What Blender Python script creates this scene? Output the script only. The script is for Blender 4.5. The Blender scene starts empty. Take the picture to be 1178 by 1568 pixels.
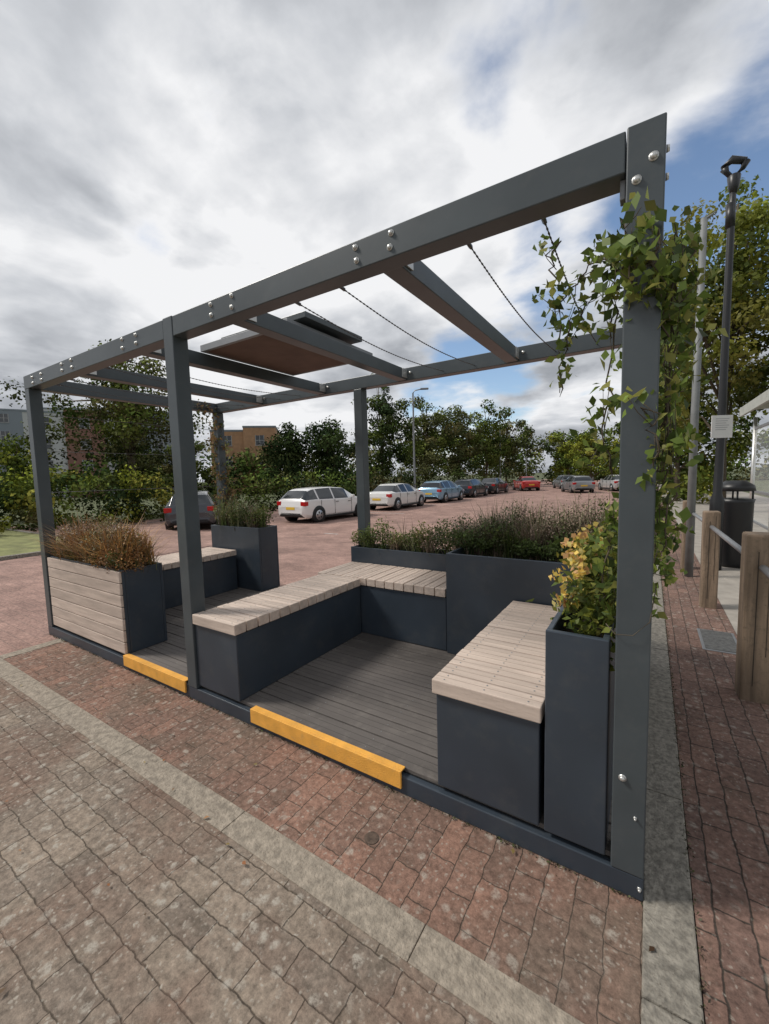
import bpy, math, random
import numpy as np
from mathutils import Matrix, Vector
random.seed(7); rng=np.random.default_rng(7)
S=bpy.context.scene
S.view_settings.view_transform='Standard'; S.view_settings.look='None'; S.view_settings.exposure=0
COL=bpy.context.collection

# ---------------------------------------------------------------- helpers
def nodes(m):
    m.use_nodes=True; nt=m.node_tree; return nt,nt.nodes,nt.links,nt.nodes['Principled BSDF']
def mat(name,col,rough=.6,metal=0,var=.0,vscale=8,bump=0,bscale=60,spec=None,dirt=0,dirtcol=(.2,.18,.15),stretch=None):
    m=bpy.data.materials.new(name); nt,N,L,P=nodes(m)
    P.inputs['Roughness'].default_value=rough; P.inputs['Metallic'].default_value=metal
    P.inputs['Base Color'].default_value=(*col,1)
    if spec is not None: P.inputs['Specular IOR Level'].default_value=spec
    tc=N.new('ShaderNodeTexCoord'); co=tc.outputs['Object']
    if stretch:
        mp=N.new('ShaderNodeMapping'); mp.inputs['Scale'].default_value=stretch; L.new(co,mp.inputs['Vector']); co=mp.outputs[0]
    out=None
    if var>0:
        n=N.new('ShaderNodeTexNoise'); n.inputs['Scale'].default_value=vscale; n.inputs['Detail'].default_value=3
        L.new(co,n.inputs['Vector'])
        mr=N.new('ShaderNodeMapRange'); mr.inputs['From Min'].default_value=.3; mr.inputs['From Max'].default_value=.7
        mr.inputs['To Min'].default_value=1-var; mr.inputs['To Max'].default_value=1+var
        L.new(n.outputs['Fac'],mr.inputs['Value'])
        mx=N.new('ShaderNodeVectorMath'); mx.operation='SCALE'; mx.inputs[0].default_value=col
        L.new(mr.outputs[0],mx.inputs['Scale']); out=mx.outputs[0]
    if dirt>0:
        n=N.new('ShaderNodeTexNoise'); n.inputs['Scale'].default_value=vscale*2.3; n.inputs['Detail'].default_value=5; n.inputs['Roughness'].default_value=.7
        L.new(tc.outputs['Object'],n.inputs['Vector'])
        mr=N.new('ShaderNodeMapRange'); mr.inputs['From Min'].default_value=.52; mr.inputs['From Max'].default_value=.75
        mr.inputs['To Max'].default_value=dirt; L.new(n.outputs['Fac'],mr.inputs['Value'])
        mm=N.new('ShaderNodeMix'); mm.data_type='RGBA'; L.new(mr.outputs[0],mm.inputs['Factor'])
        if out: L.new(out,mm.inputs['A'])
        else: mm.inputs['A'].default_value=(*col,1)
        mm.inputs['B'].default_value=(*dirtcol,1); out=mm.outputs['Result']
    if out: L.new(out,P.inputs['Base Color'])
    if bump>0:
        n=N.new('ShaderNodeTexNoise'); n.inputs['Scale'].default_value=bscale; n.inputs['Detail'].default_value=2
        L.new(co,n.inputs['Vector'])
        b=N.new('ShaderNodeBump'); b.inputs['Strength'].default_value=bump; b.inputs['Distance'].default_value=.01
        L.new(n.outputs['Fac'],b.inputs['Height']); L.new(b.outputs[0],P.inputs['Normal'])
    return m
def paving(name,c1,c2,joint,rotz=0,bw=.2,bh=.1,spots=.5,moss=.3,mortar=.004,patch=None,spotcol=(.44,.40,.34),patch_amt=.75,near=True):
    m=bpy.data.materials.new(name); nt,N,L,P=nodes(m)
    tc=N.new('ShaderNodeTexCoord'); mp=N.new('ShaderNodeMapping'); mp.inputs['Rotation'].default_value=(0,0,rotz)
    L.new(tc.outputs['Object'],mp.inputs['Vector'])
    nz=N.new('ShaderNodeTexNoise'); nz.inputs['Scale'].default_value=17; nz.inputs['Detail'].default_value=4
    L.new(mp.outputs[0],nz.inputs['Vector'])
    sb=N.new('ShaderNodeVectorMath'); sb.operation='SUBTRACT'; sb.inputs[1].default_value=(.5,.5,.5); L.new(nz.outputs['Color'],sb.inputs[0])
    sc=N.new('ShaderNodeVectorMath'); sc.operation='SCALE'; sc.inputs['Scale'].default_value=.024; L.new(sb.outputs[0],sc.inputs[0])
    ad=N.new('ShaderNodeVectorMath'); L.new(mp.outputs[0],ad.inputs[0]); L.new(sc.outputs[0],ad.inputs[1])
    br=N.new('ShaderNodeTexBrick'); L.new(ad.outputs[0],br.inputs['Vector'])
    br.inputs['Scale'].default_value=1; br.inputs['Brick Width'].default_value=bw; br.inputs['Row Height'].default_value=bh
    br.inputs['Mortar Size'].default_value=mortar; br.inputs['Mortar Smooth'].default_value=.9; br.inputs['Bias'].default_value=0
    br.inputs['Color1'].default_value=(*c1,1); br.inputs['Color2'].default_value=(*c2,1); br.inputs['Mortar'].default_value=(*joint,1)
    cur=br.outputs['Color']
    def noise(scale,det,rough=.6):
        n=N.new('ShaderNodeTexNoise'); n.inputs['Scale'].default_value=scale; n.inputs['Detail'].default_value=det; n.inputs['Roughness'].default_value=rough
        L.new(tc.outputs['Object'],n.inputs['Vector']); return n.outputs['Fac']
    def rangem(v,a,b,c,d):
        r=N.new('ShaderNodeMapRange'); L.new(v,r.inputs['Value'])
        for k,x in zip(('From Min','From Max','To Min','To Max'),(a,b,c,d)): r.inputs[k].default_value=x
        return r.outputs[0]
    def mixc(f,a,b):
        x=N.new('ShaderNodeMix'); x.data_type='RGBA'; L.new(f,x.inputs['Factor']); L.new(a,x.inputs['A'])
        x.inputs['B'].default_value=(*b,1)
        return x.outputs['Result']
    def mul(a,v):
        x=N.new('ShaderNodeVectorMath'); x.operation='SCALE'; L.new(a,x.inputs[0]); L.new(v,x.inputs['Scale']); return x.outputs[0]
    big=noise(1.2,4)
    if patch: cur=mixc(rangem(big,.47,.6,0,patch_amt),cur,patch)
    cur=mul(cur,rangem(big,.3,.7,1.28,.72))
    fine=noise(34,6,.8)
    cur=mul(cur,rangem(fine,.3,.7,.42,1.58))
    cur=mixc(rangem(noise(4,5,.72),.54,.70,0,moss),cur,(.07,.058,.04))
    for scl,thr,amt in (((20,.24,spots),(64,.24,spots*.9)) if near else ()):
        v=N.new('ShaderNodeTexVoronoi'); v.inputs['Scale'].default_value=scl; v.inputs['Randomness'].default_value=1
        nv=N.new('ShaderNodeVectorMath'); L.new(tc.outputs['Object'],nv.inputs[0])
        s2=N.new('ShaderNodeVectorMath'); s2.operation='SCALE'; s2.inputs['Scale'].default_value=.05; L.new(nz.outputs['Color'],s2.inputs[0]); L.new(s2.outputs[0],nv.inputs[1])
        L.new(nv.outputs[0],v.inputs['Vector'])
        a=rangem(v.outputs['Distance'],thr,thr+.18,1,0)
        sepc=N.new('ShaderNodeSeparateColor'); L.new(v.outputs['Color'],sepc.inputs[0])
        g=rangem(sepc.outputs[0],.55,.8,0,1)
        g2=rangem(fine,.38,.58,.1,1)
        q=N.new('ShaderNodeMath'); q.operation='MULTIPLY'; L.new(a,q.inputs[0]); L.new(g,q.inputs[1])
        q2=N.new('ShaderNodeMath'); q2.operation='MULTIPLY'; L.new(q.outputs[0],q2.inputs[0]); L.new(g2,q2.inputs[1])
        q3=N.new('ShaderNodeMath'); q3.operation='MULTIPLY'; L.new(q2.outputs[0],q3.inputs[0]); q3.inputs[1].default_value=amt
        cur=mixc(q3.outputs[0],cur,spotcol)
    L.new(cur,P.inputs['Base Color']); P.inputs['Roughness'].default_value=.85; P.inputs['Specular IOR Level'].default_value=.25
    if near:
        hh=N.new('ShaderNodeMath'); hh.operation='MULTIPLY_ADD'; L.new(fine,hh.inputs[0]); hh.inputs[1].default_value=1.5
        inv=N.new('ShaderNodeMath'); inv.operation='SUBTRACT'; inv.inputs[0].default_value=1; L.new(br.outputs['Fac'],inv.inputs[1]); L.new(inv.outputs[0],hh.inputs[2])
        b=N.new('ShaderNodeBump'); b.inputs['Strength'].default_value=.7; b.inputs['Distance'].default_value=.005
        L.new(hh.outputs[0],b.inputs['Height']); L.new(b.outputs[0],P.inputs['Normal'])
    return m
def empty(name,loc=(0,0,0),rz=0):
    e=bpy.data.objects.new(name,None); e.location=loc; e.rotation_euler=(0,0,rz); e.empty_display_size=.1; COL.objects.link(e); return e
def link(name,me,mats,parent=None,smooth=False):
    if not isinstance(mats,(list,tuple)): mats=[mats]
    for m in mats: me.materials.append(m)
    if smooth: me.polygons.foreach_set('use_smooth',[True]*len(me.polygons))
    o=bpy.data.objects.new(name,me); COL.objects.link(o)
    if parent: o.parent=parent
    return o
def boxmesh(bl):
    V=[];F=[]
    for b in bl:
        x0,x1,y0,y1,z0,z1=b; n=len(V)
        V+=[(x0,y0,z0),(x1,y0,z0),(x1,y1,z0),(x0,y1,z0),(x0,y0,z1),(x1,y0,z1),(x1,y1,z1),(x0,y1,z1)]
        F+=[tuple(n+i for i in f) for f in ((0,3,2,1),(4,5,6,7),(0,1,5,4),(1,2,6,5),(2,3,7,6),(3,0,4,7))]
    return V,F
def boxes(name,bl,m,parent=None,bevel=.004):
    V,F=boxmesh(bl); me=bpy.data.meshes.new(name); me.from_pydata(V,[],F)
    o=link(name,me,m,parent)
    if bevel>0:
        b=o.modifiers.new('b','BEVEL'); b.width=bevel; b.segments=2; b.limit_method='ANGLE'
    return o
def tubes(name,segs,m,parent=None,n=10,caps=True,smooth=True):
    V=[];F=[]
    for pl in segs:
        base=len(V); k=len(pl)
        for i,(x,y,z,r) in enumerate(pl):
            a=Vector(pl[max(i-1,0)][:3]); b=Vector(pl[min(i+1,k-1)][:3]); d=(b-a).normalized()
            u=d.orthogonal().normalized() if abs(d.z)<.95 else Vector((1,0,0)); w=d.cross(u).normalized(); u=w.cross(d)
            for j in range(n):
                t=2*math.pi*j/n; V.append(tuple(Vector((x,y,z))+u*math.cos(t)*r+w*math.sin(t)*r))
        for i in range(k-1):
            for j in range(n):
                a=base+i*n+j; b=base+i*n+(j+1)%n; F.append((a,b,b+n,a+n))
        if caps:
            F.append(tuple(base+j for j in range(n))[::-1]); F.append(tuple(base+(k-1)*n+j for j in range(n)))
    me=bpy.data.meshes.new(name); me.from_pydata(V,[],F)
    return link(name,me,m,parent,smooth=smooth)
def h(y):
    y=min(max(y,2.4),8.0); return -.39*(y-2.4)/5.6
def hp(y):
    y=min(max(y,9.),26.); return -.3*(y-9)/17
def sheet(name,x0,x1,y0,y1,off,m,hf=h,br=(2.4,8.0)):
    ys=[y0]+[b for b in br if y0<b<y1]+[y1]
    V=[];F=[]
    for y in ys: V+=[(x0,y,hf(y)+off),(x1,y,hf(y)+off)]
    for i in range(len(ys)-1): a=2*i; F.append((a,a+1,a+3,a+2))
    me=bpy.data.meshes.new(name); me.from_pydata(V,[],F); return link(name,me,m)

# ---------------------------------------------------------------- materials
slate=mat('slate_paint',(.040,.053,.070),.36,var=.18,vscale=2.5,dirt=.2,dirtcol=(.14,.135,.12))
slate_beam=mat('slate_beam_paint',(.064,.078,.086),.36,var=.12,vscale=4,dirt=.16,dirtcol=(.17,.165,.15))
under=mat('plywood_underside',(.13,.08,.06),.7,var=.2,vscale=5)
deckm=mat('deck_board',(.130,.115,.105),.8,var=.28,vscale=4,bump=.3,bscale=90,dirt=.5,dirtcol=(.235,.21,.185),stretch=(.15,1,1))
yellow=mat('yellow_nosing',(.85,.42,.07),.7,var=.12,vscale=12,bump=.3,bscale=150,dirt=.4,dirtcol=(.5,.30,.12))
steel=mat('bolt_steel',(.62,.62,.6),.35,.7)
wirem=mat('wire_steel',(.10,.10,.10),.4,.6)
black=mat('black_paint',(.015,.016,.018),.4)
soil=mat('soil',(.03,.022,.016),.95,var=.4,vscale=30,bump=.8,bscale=40)
galv=mat('galvanised_steel',(.26,.27,.28),.5,.4,var=.1)
timber=mat('weathered_timber',(.22,.16,.11),.85,var=.45,vscale=14,bump=.7,bscale=60,dirt=.6,dirtcol=(.085,.07,.05),stretch=(1,1,.12))
white=mat('white_sheet',(.72,.72,.70),.6)
concrete=mat('concrete',(.34,.31,.27),.85,var=.18,vscale=5,bump=.3,dirt=.3,dirtcol=(.18,.16,.14))
granite=mat('kerb_stone',(.235,.215,.18),.85,var=.38,vscale=40,bump=.6,bscale=80,dirt=.85,dirtcol=(.095,.08,.062))
stripm=mat('pale_kerb_strip',(.31,.265,.21),.85,var=.3,vscale=30,bump=.6,bscale=90,dirt=.75,dirtcol=(.15,.12,.09))
grass=mat('grass',(.19,.20,.07),.9,var=.4,vscale=3,bump=.8,bscale=30,dirt=.5,dirtcol=(.30,.26,.12))
earth=mat('rough_grass',(.08,.095,.035),.95,var=.4,vscale=1.5)
bark=mat('bark',(.10,.08,.055),.9,var=.3,vscale=15)
glassm=mat('dark_glass',(.02,.025,.03),.08,spec=.8)
def foliage(name,trans=.35):
    m=bpy.data.materials.new(name); nt,N,L,P=nodes(m)
    a=N.new('ShaderNodeAttribute'); a.attribute_name='Col'
    L.new(a.outputs['Color'],P.inputs['Base Color']); P.inputs['Roughness'].default_value=.5; P.inputs['Specular IOR Level'].default_value=.3
    if trans>0:
        t=N.new('ShaderNodeBsdfTranslucent'); L.new(a.outputs['Color'],t.inputs['Color'])
        mx=N.new('ShaderNodeMixShader'); mx.inputs[0].default_value=trans; L.new(P.outputs[0],mx.inputs[1]); L.new(t.outputs[0],mx.inputs[2])
        L.new(mx.outputs[0],N['Material Output'].inputs['Surface'])
    return m
leafm=foliage('leaves',.35); dryleaf=foliage('dry_grass',0)
farleaf=bpy.data.materials.new('distant_leaves'); farleaf.use_nodes=True
_n=farleaf.node_tree.nodes; _n.clear(); _a=_n.new('ShaderNodeAttribute'); _a.attribute_name='Col'; _d=_n.new('ShaderNodeBsdfDiffuse'); _o=_n.new('ShaderNodeOutputMaterial')
farleaf.node_tree.links.new(_a.outputs['Color'],_d.inputs[0]); farleaf.node_tree.links.new(_d.outputs[0],_o.inputs[0])

# ---------------------------------------------------------------- foliage
def leafobj(name,C,size,cols,m,parent=None,flat=0.,aspect=.55,up=None):
    n=len(C)
    if up is not None:
        nn=up+rng.normal(size=(n,3))*.6; nn/=np.linalg.norm(nn,axis=1)[:,None]
        d=rng.normal(size=(n,3)); d-=nn*(d*nn).sum(1)[:,None]; d/=np.linalg.norm(d,axis=1)[:,None]; e=np.cross(nn,d)
    else:
        d=rng.normal(size=(n,3)); d[:,2]-=flat; d/=np.linalg.norm(d,axis=1)[:,None]
        e=rng.normal(size=(n,3)); e-=d*(e*d).sum(1)[:,None]; e/=np.linalg.norm(e,axis=1)[:,None]
        nn=np.cross(d,e)
    s=np.asarray(size)[:,None]
    p0=C-d*s*.5; tip=C+d*s*.5; l=C+e*s*aspect*.5-d*s*.05+nn*s*.1; r=C-e*s*aspect*.5-d*s*.05+nn*s*.1
    V=np.stack([p0,l,tip,r],1).reshape(-1,3)
    me=bpy.data.meshes.new(name); me.vertices.add(4*n); me.vertices.foreach_set('co',V.ravel())
    me.loops.add(4*n); me.loops.foreach_set('vertex_index',np.arange(4*n,dtype=np.int32))
    me.polygons.add(n); me.polygons.foreach_set('loop_start',np.arange(0,4*n,4,dtype=np.int32))
    me.update(calc_edges=True)
    ca=me.color_attributes.new('Col','FLOAT_COLOR','POINT')
    cc=np.ones((4*n,4),dtype=np.float32); cc[:,:3]=np.repeat(cols,4,axis=0); ca.data.foreach_set('color',cc.ravel())
    return link(name,me,m,parent)
def colsfor(n,pal,jit=.3):
    pal=np.array(pal); c=pal[rng.integers(0,len(pal),n)]
    return np.clip(c*(1+jit*rng.normal(size=(n,1))),.005,1)
def clumps(centers,rads,per,size,pal,flatz=.75,jit=.22):
    C=[];K=[];Sz=[];U=[]
    pal=np.array(pal)
    for c,r in zip(centers,rads):
        k=max(3,int(per*(r**1.6)))
        v=rng.normal(size=(k,3)); v/=np.linalg.norm(v,axis=1)[:,None]
        rad=r*(.5+.5*rng.random((k,1)))*(1+.12*rng.normal(size=(k,1)))
        off=v*rad; off[:,2]*=flatz
        base=pal[rng.integers(len(pal))]*(.75+.5*rng.random())
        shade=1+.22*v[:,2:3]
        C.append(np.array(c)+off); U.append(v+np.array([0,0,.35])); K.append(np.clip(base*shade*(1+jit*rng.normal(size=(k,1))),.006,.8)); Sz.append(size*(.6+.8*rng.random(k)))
    return np.concatenate(C),np.concatenate(Sz),np.concatenate(K),np.concatenate(U)
G_MID=[(.10,.145,.035),(.13,.165,.04),(.07,.105,.03),(.15,.18,.045)]
G_DARK=[(.030,.048,.020),(.050,.076,.027),(.040,.064,.028),(.075,.095,.035)]
G_YEL=[(.23,.25,.04),(.19,.22,.035),(.30,.29,.06),(.12,.155,.03)]
G_OLV=[(.14,.145,.06),(.11,.12,.05),(.18,.165,.07),(.08,.095,.04)]
def tree(name,loc,H,R,base,nl,ls,pal,nc=70,rt=.14,crad=(.14,.16),mat_=None):
    e=empty(name,loc); segs=[]
    top=H*.9
    wob=[(random.uniform(-.2,.2)*i*R*.08,random.uniform(-.2,.2)*i*R*.08) for i in range(5)]
    segs.append([(wob[i][0],wob[i][1],top*i/4,rt*(1-.2*i)) for i in range(5)])
    cs=[];rs=[];cz=(H+base)/2; rz=(H-base)/2
    for i in range(nc):
        v=rng.normal(size=3); v/=np.linalg.norm(v); v=v*rng.random()**.42
        k=.8+.25*math.sin(3*math.atan2(v[1],v[0])+loc[0])+.13*rng.normal()
        c=(v[0]*R*k,v[1]*R*k,cz+v[2]*rz*(.86+.14*rng.random()))
        cs.append(c); rs.append(R*(crad[0]+crad[1]*rng.random()))
    for c in cs[:26]:
        t=random.uniform(.3,.85); z0=min(top*t,c[2]-.1*H) ; z0=max(z0,base*.6)
        mid=(c[0]*.45,c[1]*.45,(z0+c[2])/2+.05*H)
        segs.append([(wob[2][0]*.6,wob[2][1]*.6,z0,rt*.4),(*mid,rt*.24),(c[0],c[1],c[2],rt*.07)])
    tubes('trunk_and_limbs',segs,bark,e,n=6)
    tot=sum(r**1.6 for r in rs)
    C,Sz,K,U=clumps(cs,rs,nl/tot,ls,pal)
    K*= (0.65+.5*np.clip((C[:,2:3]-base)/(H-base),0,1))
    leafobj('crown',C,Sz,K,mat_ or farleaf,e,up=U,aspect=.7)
    return e
def hedge(name,pts,w,nl,ls,pal,z0=-.39,rmin=.3,rmax=.9,per=90):
    cs=[];rs=[]
    for _ in range(int(nl/per)):
        i=random.randrange(len(pts)-1); t=random.random()
        a,b=pts[i],pts[i+1]; hh=a[2]+(b[2]-a[2])*t
        hh*=(.7+.4*abs(math.sin(t*7+i*2.1))+.1*random.random())
        r=random.uniform(rmin,rmax)
        z=z0+ hh*random.random()**.6 -r*.4
        cs.append((a[0]+(b[0]-a[0])*t+random.gauss(0,w*.4),a[1]+(b[1]-a[1])*t+random.gauss(0,w*.4),max(z,z0+.1))); rs.append(r)
    tot=sum(r**1.6 for r in rs)
    C,Sz,K,U=clumps(cs,rs,nl/tot,ls,pal,flatz=.8)
    C[:,2]=np.maximum(C[:,2],z0)
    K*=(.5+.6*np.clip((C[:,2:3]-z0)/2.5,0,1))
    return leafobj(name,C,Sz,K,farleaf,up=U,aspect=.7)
def blades(name,x0,x1,y0,y1,z,n,hmin,hmax,pal,parent,w=.004,lean=.25,tuft=14):
    V=[];F=[];K=[]
    pal=np.array(pal); nt_=max(1,n//tuft)
    for _ in range(nt_):
        bx,by=random.uniform(x0,x1),random.uniform(y0,y1); hh=random.uniform(hmin,hmax)*random.uniform(.7,1.1); base=pal[rng.integers(len(pal))]
        for _ in range(tuft):
            a=random.uniform(0,6.28); l=random.uniform(.0,lean)*hh*1.6; hz=hh*random.uniform(.55,1.1)
            px,py=bx+random.gauss(0,.02),by+random.gauss(0,.02); ww=w*random.uniform(.6,1.4)
            ca,sa=math.cos(a),math.sin(a); qx,qy=-sa*ww,ca*ww; b0=len(V)
            for t,wf in ((0,1),(.4,.9),(.75,.7),(1,.05)):
                X=px+ca*l*t*t; Y=py+sa*l*t*t; Z=z+hz*(t-.18*t*t*(l/hz))
                V.append((X-qx*wf,Y-qy*wf,Z)); V.append((X+qx*wf,Y+qy*wf,Z))
            c=base*(1+.3*random.gauss(0,1))
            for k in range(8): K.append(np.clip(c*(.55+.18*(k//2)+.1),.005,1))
            for k in range(3): F.append((b0+2*k,b0+2*k+1,b0+2*k+3,b0+2*k+2))
    me=bpy.data.meshes.new(name); me.from_pydata(V,[],F)
    ca=me.color_attributes.new('Col','FLOAT_COLOR','POINT'); cc=np.ones((len(V),4),dtype=np.float32); cc[:,:3]=np.array(K); ca.data.foreach_set('color',cc.ravel())
    return link(name,me,dryleaf,parent)

# ---------------------------------------------------------------- ground
sheet('ground',-500,500,-300,700,-.02,earth)
red_road=paving('red_block_paving',(.37,.235,.195),(.29,.185,.155),(.20,.15,.125),spots=.35,moss=.2,near=False)
brown=paving('brown_block_paving',(.27,.218,.17),(.205,.165,.132),(.10,.08,.06),spots=.95,moss=.38,patch=(.235,.15,.112),mortar=.0035)
bay=paving('bay_block_paving',(.26,.152,.112),(.19,.12,.092),(.095,.07,.054),rotz=math.radians(90),spots=.75,moss=.6,mortar=.0032,patch=(.215,.168,.13),patch_amt=.65)
pav=paving('pavement_brick',(.22,.135,.105),(.155,.10,.082),(.05,.041,.033),rotz=math.radians(90),spots=.6,moss=.5,mortar=.005)
sheet('car_park_road',-21,0,3.2,110,-.004,red_road)
sheet('access_road',-11.5,0,-.52,3.2,-.004,red_road)
sheet('block_paving',-11.5,0,-40,-.52,0,brown)
sheet('parking_bay_paving',-4.66,0,-.46,2.3,0,bay)
def striplines():
    bl=[];x=-11.4
    while x<-.02:
        w=min(.9,-.004-x); bl.append((x,x+w-.003,-.572,-.448,-.1,.004)); x+=.9
    y=-.446
    while y<2.2: bl.append((-4.76,-4.64,y,y+.45-.003,-.1,.004)); y+=.45
    return bl
boxes('flush_kerb_strip',striplines(),stripm,bevel=.002)
bl=[];y=-12.
while y<9: bl.append((.0,.142,y,y+.9-.005,-.45,.008)); y+=.9
boxes('granite_kerb',bl,granite,bevel=.005)
def slab(name,x0,x1,ys,top,m,bot=-.5):
    V=[];F=[]
    for y in ys: V+=[(x0,y,top(y)),(x1,y,top(y)),(x0,y,bot),(x1,y,bot)]
    for i in range(len(ys)-1):
        a=4*i; F+=[(a,a+1,a+5,a+4),(a+2,a,a+4,a+6),(a+1,a+3,a+7,a+5)]
    k=4*(len(ys)-1); F+=[(0,2,3,1),(k,k+1,k+3,k+2)]
    me=bpy.data.meshes.new(name); me.from_pydata(V,[],F); return link(name,me,m)
slab('pavement',.145,.66,[-14,9,26,60],lambda y:hp(y)+.0,pav)
slab('concrete_path',.665,5.5,[-14,9,26,60],lambda y:hp(y)-.004,concrete)
slab('grass_verge',-70,-11.0,[-40,2.4,3.2],lambda y:h(y)+.06,grass)
boxes('verge_kerb',[(-10.99,-10.86,-40+i*.9,-40+i*.9+.89,-.5,.07+h(-40+i*.9)) for i in range(48)]+[(-70+i*.9,-70+i*.9+.89,3.21,3.34,-.6,.02) for i in range(65)],granite,bevel=.008)
linem=mat('worn_white_line',(.5,.45,.42),.8,var=.3,vscale=12,dirt=.9,dirtcol=(.34,.21,.17))
for yy in (15.9,21.6,27.6,33.6): sheet('bay_line',-14.2,-10.1,yy,yy+.1,0.0,linem)
sheet('bay_line',-9.2,-8.6,8.9,9.0,0.0,linem)
e=empty('manhole_cover'); boxes('frame',[(.38,.64,2.58,3.1,-.05,.006)],galv,e,.003); boxes('plate',[(.40,.62,2.60,3.08,-.04,.010)],mat('cast_plate',(.13,.13,.125),.6,.3,var=.3,vscale=40,bump=.6,bscale=120),e,.002)
tubes('water_valve_cover',[[(-.94,-.27,-.03,.030),(-.94,-.27,.003,.030)]],mat('rusty_iron',(.10,.07,.052),.9,.1,var=.4,vscale=60),n=20,smooth=False)
n=80; C=np.stack([rng.uniform(-5,.6,n),rng.uniform(-2.2,0,n),np.full(n,.012)],1)
U=np.tile(np.array([0,0,4.]),(n,1)); leafobj('fallen_leaves',C,.012+.018*rng.random(n),colsfor(n,[(.35,.14,.05),(.25,.13,.06),(.15,.10,.06),(.3,.22,.08)]),dryleaf,up=U)
n=900; t=rng.random(n)
a_=np.stack([.146+rng.normal(0,.008,n),-1.2+8*t,np.full(n,.008)],1); b_=np.stack([-5*t,-.006-np.abs(rng.normal(0,.006,n)),np.full(n,.007)],1)
C=np.concatenate([a_,b_[:500]]); leafobj('joint_weeds',C,.006+.011*rng.random(len(C)),colsfor(len(C),[(.07,.08,.03),(.05,.045,.03),(.10,.09,.05)]),dryleaf)

# ---------------------------------------------------------------- pergola
L=5.02;D=2.1;w=.1
pg=empty('pergola')
Pz=.087
boxes('post_front_right',[(-w,0,-.003,w,Pz,2.505)],slate_beam,pg)
boxes('post_front_middle',[(-2.64,-2.54,-.003,w,Pz,2.504)],slate_beam,pg)
boxes('post_front_left',[(-L,-L+w,0,w,Pz,2.378)],slate_beam,pg)
boxes('posts_back',[(-w,0,D-w,D,Pz,2.378),(-2.64,-2.54,D-w,D,Pz,2.378),(-L,-L+w,D-w,D,Pz,2.378)],slate_beam,pg)
boxes('beam_front',[(-2.537,-w-.003,0,w,2.38,2.5),(-L,-2.643,0,w,2.38,2.5)],slate_beam,pg)
boxes('beam_back',[(-L,0,D-w,D,2.38,2.5)],slate_beam,pg)
boxes('beam_end',[(-L,-L+w,w+.002,D-w-.002,2.38,2.497),(-w,0,w+.002,D-w-.002,2.38,2.497)],slate_beam,pg)
CR=(-1.0,-2.05,-3.07,-4.07)
boxes('cross_beams',[(c-.05,c+.05,w+.002,D-w-.002,2.385,2.485) for c in CR],slate_beam,pg)
boxes('angle_brackets',[(c+s*.055-.004,c+s*.055+.004,y0,y0+.09,2.40,2.48) for c in CR for s in(-1,1) for y0 in (w+.003,D-w-.095)],steel,pg,.001)
bt=[]
def bolt(x,z,yy=0,r=.010):
    bt.append([(x,yy+.003,z,r*1.35),(x,yy-.003,z,r*1.35)]); bt.append([(x,yy-.003,z,r),(x,yy-.009,z,r*.95),(x,yy-.012,z,r*.5)])
for c in (-1.03,)+CR[1:]:
    for s in (-.09,.09):
        for z in (2.475,2.42): bolt(c+s+random.uniform(-.008,.008),z+random.uniform(-.004,.004))
bolt(-.03,2.395,-.003,.010);bolt(-.072,2.345,-.003,.010);bolt(-.07,.43,-.003,.009);bolt(-.012,.045,0,.005);bolt(-.03,.3,-.003,.004)
for x in(-4.8,-4.6): bolt(x,2.46); bolt(x,2.41)
for c in CR:
    for s in(-.09,.09): bt.append([(c+s,D-w+.002,2.45,.012),(c+s,D-w-.012,2.45,.011)])
for z in (2.36,2.44): bt.append([(.001,.06,z,.011),(.010,.06,z,.009)])
tubes('bolts',bt,steel,pg,n=12)
boxes('corner_bracket',[(-.118,-.102,.03,.07,2.32,2.379)],galv,pg,.003)
ws=[]
for x in (-.37,-.66,-1.32,-1.62,-3.4,-3.72,-4.38,-4.68):
    ws.append([(x,.1+1.9*t,2.41-.05*math.sin(math.pi*t),.0026) for t in np.linspace(0,1,15)])
    for k in range(60):
        t=(k+.5)/60; yy=.1+1.9*t; ws.append([(x,yy-.006,2.41-.05*math.sin(math.pi*t),.0042),(x,yy+.006,2.41-.05*math.sin(math.pi*t),.0042)])
    ws.append([(x,.1,2.41,.009),(x,.17,2.405,.009)])
for z in (.6,1.0,1.4,1.8,2.15): ws.append([(-.05,.1,z,.0028),(-.05,2.0,z,.0028)]); ws.append([(-4.97,.1,z,.0028),(-4.97,2.0,z,.0028)])
tubes('climbing_wires',ws,wirem,pg,n=5)
boxes('base_frame',[(-L,0,0,D,0,.085)],slate,pg,.004)
rp=empty('roof_panel')
boxes('board',[(-3.0,-2.1,.55,1.5,2.492,2.515)],under,rp,.002)
boxes('rim',[(-3.03,-2.07,.52,.549,2.49,2.54),(-3.03,-2.07,1.501,1.53,2.49,2.54),(-3.03,-3.001,.55,1.5,2.49,2.54),(-2.099,-2.07,.55,1.5,2.49,2.54)],galv,rp,.002)
boxes('solar_panel',[(-2.90,-2.0,.62,1.28,2.56,2.60)],slate_beam,rp,.003)
boxes('supports',[(-2.9,-2.87,.7,1.2,2.53,2.56),(-2.2,-2.17,.7,1.2,2.53,2.56)],steel,rp,.002)

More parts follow.
